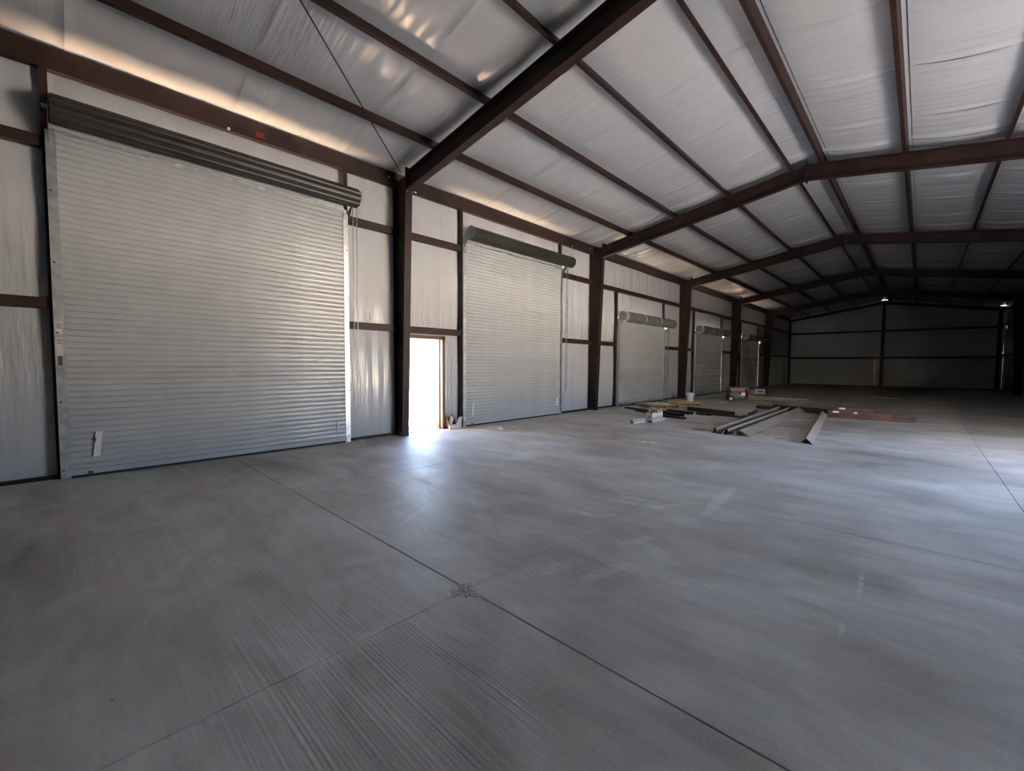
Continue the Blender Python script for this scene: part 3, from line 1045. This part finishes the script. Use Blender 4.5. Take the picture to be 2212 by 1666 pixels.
# --- dark purlin offcuts by the pallets
piles = [((1352, 882), (1445, 894), 0.13, 0.05, 0, 'longest thin dark purlin, its end by the short roll-up door'),
         ((1376, 888), (1424, 897), 0.15, 0.07, 0, 'dark purlin offcut just behind the white carton'),
         ((1424, 893), (1473, 901), 0.18, 0.10, 0, 'thick dark purlin offcut in front of the pallets'),
         ((1430, 900), (1480, 906), 0.13, 0.05, 0, 'flat dark purlin offcut nearest the galvanised channels'),
         ((1444, 889), (1493, 896), 0.16, 0.08, 0, 'dark purlin offcut touching the corner of the pallet'),
         ((1488, 887), (1584, 899), 0.14, 0.13, 0, 'longest deep dark purlin between the pallets and the trims'),
         ((1506, 895), (1536, 898.5), 0.12, 0.06, 0, 'short dark purlin in front of the deep long one'),
         ((1540, 897), (1597, 902), 0.13, 0.05, 0, 'flat dark purlin pointing at the ends of the trims')]
for p, q, w, h, lev, lab in piles:
    a, b = G(*p), G(*q)
    tag(sweep('purlin_offcut', tchan(w, h, 0.005), a, b, 'primer'), lab, 'purlin', 'dark purlins on the floor')

# --- pallets
def pallet(loc, rot, mat, label, nb=7):
    r = empty('pallet', loc, rot)
    for k in range(3):
        y = -0.48 + 0.48 * k
        MB().box(-0.6, 0.6, y - 0.02, y + 0.02, 0.018, 0.108).obj('stringer', mat, r, loc=(0, 0, 0))
    for k in range(nb):
        x = -0.55 + 1.10 * k / (nb - 1)
        MB().box(x - 0.045, x + 0.045, -0.5, 0.5, 0.108, 0.126).obj('deck_board', mat, r, loc=(0, 0, 0))
    for x in (-0.55, 0.0, 0.55):
        MB().box(x - 0.045, x + 0.045, -0.5, 0.5, 0, 0.018).obj('bottom_board', mat, r, loc=(0, 0, 0))
    return tag(r, label, 'pallet', 'pallets by the short door')
pallet((-6.95, 14.98, 0), math.radians(-32), 'wood', 'weathered brown wooden pallet carrying white strips by the short door')
pallet((-6.72, 16.45, 0), math.radians(-30), 'wood_gold', 'golden wooden pallet between the weathered pallet and the white bucket')
for k, (p, q, lab) in enumerate((((-7.35, 14.85), (-6.55, 15.15), 'longest white strip lying across the weathered pallet'),
                                 ((-7.45, 15.25), (-6.95, 15.20), 'short white strip on the weathered pallet'),
                                 ((-7.0, 14.75), (-6.65, 15.3), 'white strip lying crosswise over the others on the pallet'))):
    z = 0.127 + 0.013 * (k == 2)
    tag(sweep('plastic_strip', [(-0.02, 0), (0.02, 0), (0.02, 0.012), (-0.02, 0.012)], (*p, z), (*q, z), 'white'), lab, 'plastic strip')

# --- white carton with red lettering, rags of cardboard and a grey panel in it
def text_mesh(body, size, mat, name):
    cu = bpy.data.curves.new(name, 'FONT')
    cu.body, cu.size, cu.extrude, cu.align_x, cu.align_y = body, size, 0.001, 'CENTER', 'CENTER'
    tmp = bpy.data.objects.new(name, cu)
    me = bpy.data.meshes.new_from_object(tmp)
    bpy.data.objects.remove(tmp)
    me.materials.append(M[mat])
    return me
bx = empty('carton', (-5.52, 11.60, 0), math.radians(62))
W, D, H, t = 0.36, 0.30, 0.17, 0.006
MB().box(0, W, 0, D, 0.0, t).obj('bottom', 'paper', bx, loc=(0, 0, 0))
MB().prism([(0, 0, 0), (W, 0, 0), (W, 0, H + 0.05), (W * 0.62, 0, H + 0.0), (0, 0, H)], (0, t, 0)).obj('side', 'paper', bx, loc=(0, 0, 0))
MB().box(0, W, D - t, D, 0, H).obj('side', 'paper', bx, loc=(0, 0, 0))
MB().prism([(0, 0, 0), (0, D, 0), (0, D, H - 0.03), (0, D * 0.8, H), (0, 0, H)], (t, 0, 0)).obj('side', 'paper', bx, loc=(0, 0, 0))
MB().box(W - t, W, 0, D, 0, H).obj('side', 'paper', bx, loc=(0, 0, 0))
tm = text_mesh('OSSO', 0.085, 'red_ink', 'lettering')
o = link('lettering', tm, bx, (W * 0.62, -0.001, 0.062), (math.radians(90), 0, 0))
o = link('lettering', tm, bx, (-0.001, D * 0.42, 0.042), (math.radians(90), 0, math.radians(-90)))
o.scale = (0.8, 0.8, 0.8)
tag(bx, 'open white carton with red lettering holding packing scraps, behind the galvanised channels', 'carton')
pn = empty('grey_panel', (-5.60, 11.80, 0.14), math.radians(62))
MB().prism([(-0.12, 0, 0), (0.05, 0.02, -0.03), (0.09, 0.03, 0.12), (-0.06, 0.02, 0.18)], (0, 0.035, 0)).obj('panel', 'dark', pn, loc=(0, 0, 0))
MB().prism([(-0.06, 0.015, 0.18), (0.09, 0.025, 0.12), (0.095, 0.03, 0.135), (-0.055, 0.02, 0.195)], (0, 0.04, 0)).obj('edge', 'white', pn, loc=(0, 0, 0))
MB().prism([(-0.135, -0.002, 0.0), (-0.12, 0, 0), (-0.075, 0.015, 0.15), (-0.09, 0.015, 0.15)], (0, 0.04, 0)).obj('edge', 'white', pn, loc=(0, 0, 0))
tag(pn, 'tilted dark grey panel with white edges sticking out of the lettered carton', 'panel')
cb = MB()
cb.prism([(0.0, 0, 0), (0.16, 0, 0), (0.17, 0.02, 0.17), (0.13, 0.03, 0.21), (0.07, 0.02, 0.15), (0.02, 0, 0.16), (-0.03, 0.0, 0.13)], (0, 0.03, 0))
cb.prism([(-0.12, 0.05, 0), (0.02, 0.05, 0), (0.0, 0.08, 0.08), (-0.06, 0.08, 0.09)], (0, 0.02, 0.005))
o = cb.obj('cardboard_scrap', 'card', None, loc=(-5.47, 11.83, 0.10))
o.rotation_euler = (0, 0, math.radians(62))
tag(o, 'torn brown cardboard flaps standing up in the lettered carton', 'cardboard')

# --- galvanised channels in front of the carton
for p, q, w, h, z, lab in (((1369, 916), (1397, 911.5), 0.10, 0.05, 0, 'short bright galvanised channel, the twin lying farther from the lettered carton'),
                        ((1367, 911), (1394, 907), 0.10, 0.05, 0, 'short galvanised channel tucked between its twin and the carton'),
                        ((1409.5, 913.5), (1437, 906.5), 0.15, 0.06, 0, 'broad grey galvanised channel with black open end before the lettered carton')):
    a, b = G(p[0], p[1], 0), G(q[0], q[1], 0)
    sd_ = Vector(((b - a).y, -(b - a).x, 0)).normalized() * (w / 2)
    tag(sweep('metal_channel', tchan(w, h, 0.003), a - sd_, b - sd_, 'zinc'), lab, 'metal channel', 'galvanised channels')

# --- crumpled litter
def litter(name, loc, size, mat, label, seed, flat=0.16):
    def fn(u, v):
        a = 2 * math.pi * u
        r = size * v * (0.7 + 0.5 * noise.noise((math.cos(a) * 1.5, math.sin(a) * 1.5, seed)))
        x, y = r * math.cos(a), r * math.sin(a) * 0.6
        z = size * flat * (1 - v * v) * (0.5 + abs(noise.noise((x * 14 / size * 0.3, y * 14 / size * 0.3, seed + 5)))) + 0.001
        return (x, y, z)
    o = MB().grid(lambda u, v: fn(1 - u, v), 26, 7).obj(name, mat, None, loc=loc)
    return tag(o, label, 'litter')
litter('paper_scrap', (-3.98, 7.98, 0), 0.14, 'paper', 'crumpled white paper alone on the open slab before the trims', 1)
litter('paper_scrap', (-3.80, 8.06, 0), 0.12, 'paper', 'smaller white paper piece touching the crumpled one on the open slab', 2)
litter('plastic_film', (-7.22, 7.12, 0), 0.18, 'clear', 'crumpled clear plastic film on the slab in front of the second tall door', 3, 0.5)
litter('plastic_scrap', (-7.00, 7.40, 0), 0.09, 'tape', 'small orange-yellow scrap beside the clear plastic film', 4, 0.2)
litter('paper_scrap', (-5.72, 10.18, 0), 0.10, 'paper', 'white scrap on the slab beyond the open end of the galvanised channels', 5, 0.2)
litter('paper_scrap', (-8.02, 4.05, 0), 0.14, 'paper', 'white scrap against the base of the wall by the hanging chain', 6, 0.3)
litter('film_scrap', (-2.42, 8.72, 0), 0.10, 'clear', 'little grey film scrap on the open slab closest to the ridge cap', 7, 0.25)
litter('film_scrap', (-7.98, 8.10, 0), 0.16, 'clear', 'flat pale film pushed against the foot of the second tall door', 8, 0.12)
litter('pebble', (0.16, 6.9, 0), 0.02, 'white', 'tiny white chip on the slab near the long joint', 9, 0.6)

# --- clutter between the doorway frame and the second tall door
ct = empty('carton', (-8.13, 6.38, 0), math.radians(0))
MB().box(-0.09, 0.09, -0.10, 0.12, 0, 0.01).obj('bottom', 'card', ct, loc=(0, 0, 0))
MB().box(-0.09, -0.082, -0.10, 0.12, 0.01, 0.34).obj('side', 'card', ct, loc=(0, 0, 0))
MB().box(0.082, 0.09, -0.10, 0.12, 0.01, 0.10).obj('side', 'pink', ct, loc=(0, 0, 0))
MB().prism([(-0.09, -0.10, 0.01), (0.09, -0.10, 0.01), (0.09, -0.10, 0.12), (-0.09, -0.10, 0.34)], (0, 0.008, 0)).obj('side', 'card', ct, loc=(0, 0, 0))
MB().prism([(-0.09, 0.112, 0.01), (0.09, 0.112, 0.01), (0.09, 0.112, 0.12), (-0.09, 0.112, 0.34)], (0, 0.008, 0)).obj('side', 'card', ct, loc=(0, 0, 0))
tag(ct, 'open brown carton with cut-down front standing beside the doorway frame', 'carton')
cn = MB().tube([(0, 0, 0), (0, 0, 0.008), (0, 0, 0.15), (0, 0, 0.17), (0, 0, 0.19)], [0.042, 0.045, 0.045, 0.03, 0.028], 20).obj('canister', 'white', None, 40, loc=(-8.12, 6.36, 0.105))
cn.rotation_euler = (math.radians(-14), math.radians(8), 0)
tag(cn, 'white canister tilted inside the carton by the doorway', 'canister')
lid = MB().prism([(0, -0.13, 0), (0, 0.06, 0.0), (-0.02, 0.14, 0.26), (-0.02, 0.04, 0.26)], (0.02, 0, 0.002)).obj('carton_flap', 'pink', None, loc=(-8.02, 6.52, 0.0))
tag(lid, 'pale pinkish carton flap leaning against the brown carton by the doorway', 'cardboard')
lid2 = MB().prism([(0, -0.14, 0), (0, 0.12, 0), (0, 0.12, 0.07), (0, -0.14, 0.09)], (0.05, 0, 0)).obj('flat_carton', 'pink', None, loc=(-8.00, 6.36, 0.0))
tag(lid2, 'low pale box at the foot of the brown carton by the doorway', 'carton')
sp = empty('spray_bottle', (-8.10, 6.645, 0))
MB().tube([(0, 0, 0), (0, 0, 0.16), (0, 0, 0.20), (0, 0, 0.23)], [0.04, 0.042, 0.02, 0.016], 16).obj('bottle', 'blue', sp, 40, loc=(0, 0, 0))
MB().box(-0.02, 0.05, -0.015, 0.015, 0.23, 0.265).obj('trigger_head', 'white', sp, loc=(0, 0, 0))
tag(sp, 'pale blue spray bottle with white head against the brown door jamb', 'bottle')

# --- bucket
bk = empty('bucket', (-7.13, 18.55, 0))
MB().tube([(0, 0, 0), (0, 0, 0.36)], [0.125, 0.15], 24, cap=False).tube([(0, 0, 0.002), (0, 0, 0.006)], 0.124, 24).tube([(0, 0, 0.012), (0, 0, 0.355)], [0.120, 0.145], 24, cap=False).obj('body', 'white', bk, 40, loc=(0, 0, 0))
MB().torus((0, 0, 0.35), (0, 0, 1), 0.152, 0.008, 24).obj('rim', 'white', bk, 60, loc=(0, 0, 0))
MB().tube([(0.15 * math.cos(a), 0.15 * math.sin(a), 0.30 - 0.09 * math.sin(a)) for a in [math.pi * k / 12 for k in range(13)]], 0.003, 6).obj('bail', 'galv', bk, loc=(0, 0, 0))
tag(bk, 'white plastic bucket at the foot of a brown column past the pallets', 'bucket')

# --- portable generator
gn = empty('generator', (-5.68, 20.02, 0), math.radians(25))
def gp(mb, name, mat, smooth=None, parent=None):
    return mb.obj(name, mat, parent or gn, smooth, loc=(0, 0, 0))
fr = MB()
for y in (-0.24, 0.24):
    fr.tube([(-0.36, y, 0.12), (-0.36, y, 0.56), (-0.32, y, 0.60), (0.32, y, 0.60), (0.36, y, 0.56), (0.36, y, 0.12), (0.32, y, 0.08), (-0.32, y, 0.08)], 0.016, 8, True)
for x in (-0.36, 0.36):
    for z in (0.14, 0.55):
        fr.tube([(x, -0.24, z), (x, 0.24, z)], 0.014, 8)
gp(fr, 'frame', 'dark', 60)
gp(MB().box(-0.30, 0.24, -0.20, 0.20, 0.44, 0.58).box(-0.27, 0.21, -0.17, 0.17, 0.58, 0.61), 'fuel_tank', 'red')
gp(MB().tube([(-0.10, 0.0, 0.60), (-0.10, 0.0, 0.64)], 0.04, 12), 'fuel_cap', 'dark', 40)
gp(MB().box(-0.28, 0.0, -0.17, 0.17, 0.12, 0.42), 'engine', 'dark')
gp(MB().tube([(0.0, 0.0, 0.26), (0.28, 0.0, 0.26)], 0.15, 20), 'alternator', 'plate', 40)
gp(MB().box(0.30, 0.35, -0.20, 0.20, 0.14, 0.44), 'control_panel', 'dark')
gp(MB().tube([(-0.24, -0.17, 0.28), (-0.24, -0.21, 0.28)], 0.10, 18), 'recoil_cover', 'dark', 40)
gp(MB().box(0.10, 0.26, -0.23, -0.17, 0.28, 0.40), 'muffler', 'plate')
gp(MB().tube([(0.36, -0.18, 0.14), (0.42, -0.18, 0.46)], [0.05, 0.05], 12), 'extinguisher_red_can', 'red', 40)
for y in (-0.29, 0.29):
    w_ = gp(MB().torus((-0.30, y, 0.13), (0, 1, 0), 0.095, 0.035, 24, 8), 'wheel', 'rubber', 60)
    MB().tube([(-0.30, y - 0.02, 0.13), (-0.30, y + 0.02, 0.13)], 0.065, 16).obj('hub', 'plate', w_, 40, loc=(0, 0, 0))
for y in (-0.2, 0.2):
    gp(MB().tube([(0.36, y, 0.0), (0.36, y, 0.12)], 0.02, 8), 'foot', 'dark')
gp(MB().tube([(0.36, -0.16, 0.56), (0.62, -0.16, 0.52), (0.62, 0.16, 0.52), (0.36, 0.16, 0.56)], 0.015, 8), 'handle', 'dark', 60)
tag(gn, 'portable generator with red tank, dark tube frame and rubber wheels', 'generator')

# --- far white carton
fb = empty('carton', (-6.45, 26.3, 0), math.radians(45))
MB().box(-0.28, 0.28, -0.2, 0.2, 0, 0.26).obj('box', 'paper', fb, loc=(0, 0, 0))
MB().box(-0.281, 0.0, -0.2012, -0.2002, 0.10, 0.16).obj('printed_strip', 'ink', fb, loc=(0.14, 0, 0))
MB().box(-0.28, 0.28, -0.03, 0.03, 0.2602, 0.261).obj('tape', 'card', fb, loc=(0, 0, 0))
tag(fb, 'closed white carton with a dark printed strip past the generator', 'carton')

# --- yellow strap heap and loose tape
def ribbon(pts, w, mat, name, label, cat='strap'):
    mb = MB()
    P = [Vector(p) for p in pts]
    n = len(P)
    vs_, fs_ = [], []
    for i, p in enumerate(P):
        d = (P[min(i + 1, n - 1)] - P[max(i - 1, 0)])
        sd_ = Vector((d.y, -d.x, 0)).normalized() * (w / 2)
        tw = Vector((0, 0, 0.012 * math.sin(i * 1.7)))
        for q in (p - sd_ + tw, p + sd_ - tw * 0.5, p + sd_ - tw * 0.5 + Vector((0, 0, 0.003)), p - sd_ + tw + Vector((0, 0, 0.003))):
            vs_.append(Vector((q.x, q.y, max(0.001, q.z))))
    for i in range(n - 1):
        a, b = 4 * i, 4 * i + 4
        fs_ += [(a + k, a + (k + 1) % 4, b + (k + 1) % 4, b + k) for k in range(4)]
    fs_ += [(3, 2, 1, 0), tuple(range(4 * n - 4, 4 * n))]
    return tag(mb.add(vs_, fs_).obj(name, mat), label, cat)
pts = []
for i in range(60):
    t_ = i / 59
    pts.append((-4.90 + 0.55 * t_ + 0.10 * math.sin(i * 2.1), 20.02 - 0.42 * t_ + 0.20 * math.sin(i * 1.35 + 1) * (1 - 0.6 * t_), 0.03 + 0.03 * abs(math.sin(i * 0.9))))
ribbon(pts, 0.055, 'tape', 'yellow_strap', 'tangled heap of yellow strap on the slab beside the generator')
a, b = G(1518, 861), G(1572, 866)
ribbon([a.lerp(b, i / 30) + Vector((0.05 * math.sin(i * 1.3), 0.12 * math.sin(i * 0.8), 0.015 + 0.012 * math.sin(i * 1.9))) for i in range(31)], 0.06, 'tape', 'yellow_strap', 'loose yellow strap trailing from the short door to the generator wheel')

# --- lumber lying past the generator
for p, q, w, h, mat, lab in (((1612, 861.5), (1700, 866), 0.14, 0.04, 'wood_pale', 'longer pale board lying past the generator, nearer the yellow strap'),
                             ((1618, 857.5), (1746, 864), 0.14, 0.04, 'wood_pale', 'longest pale board lying past the generator, behind the other boards'),
                             ((1692, 866.5), (1746, 870.5), 0.10, 0.04, 'wood', 'short reddish board end to end with the pale boards'),
                             ((1866, 857), (1915, 859.5), 0.14, 0.05, 'wood_gold', 'yellowish board on the dark slab, closer to the roll-up doors than its pair'),
                             ((1905, 860), (1961, 863.5), 0.14, 0.05, 'wood_gold', 'yellowish board on the dark slab, closer to the unlit wall than its pair'),
                             ((2184, 862), (2206, 862.5), 0.12, 0.05, 'wood_pale', 'short pale board on the slab by the black-looking column')):
    a, b = G(*p), G(*q)
    tag(sweep('board', [(-w / 2, 0), (w / 2, 0), (w / 2, h), (-w / 2, h)], a, b, mat), lab, 'board', 'boards on the slab')
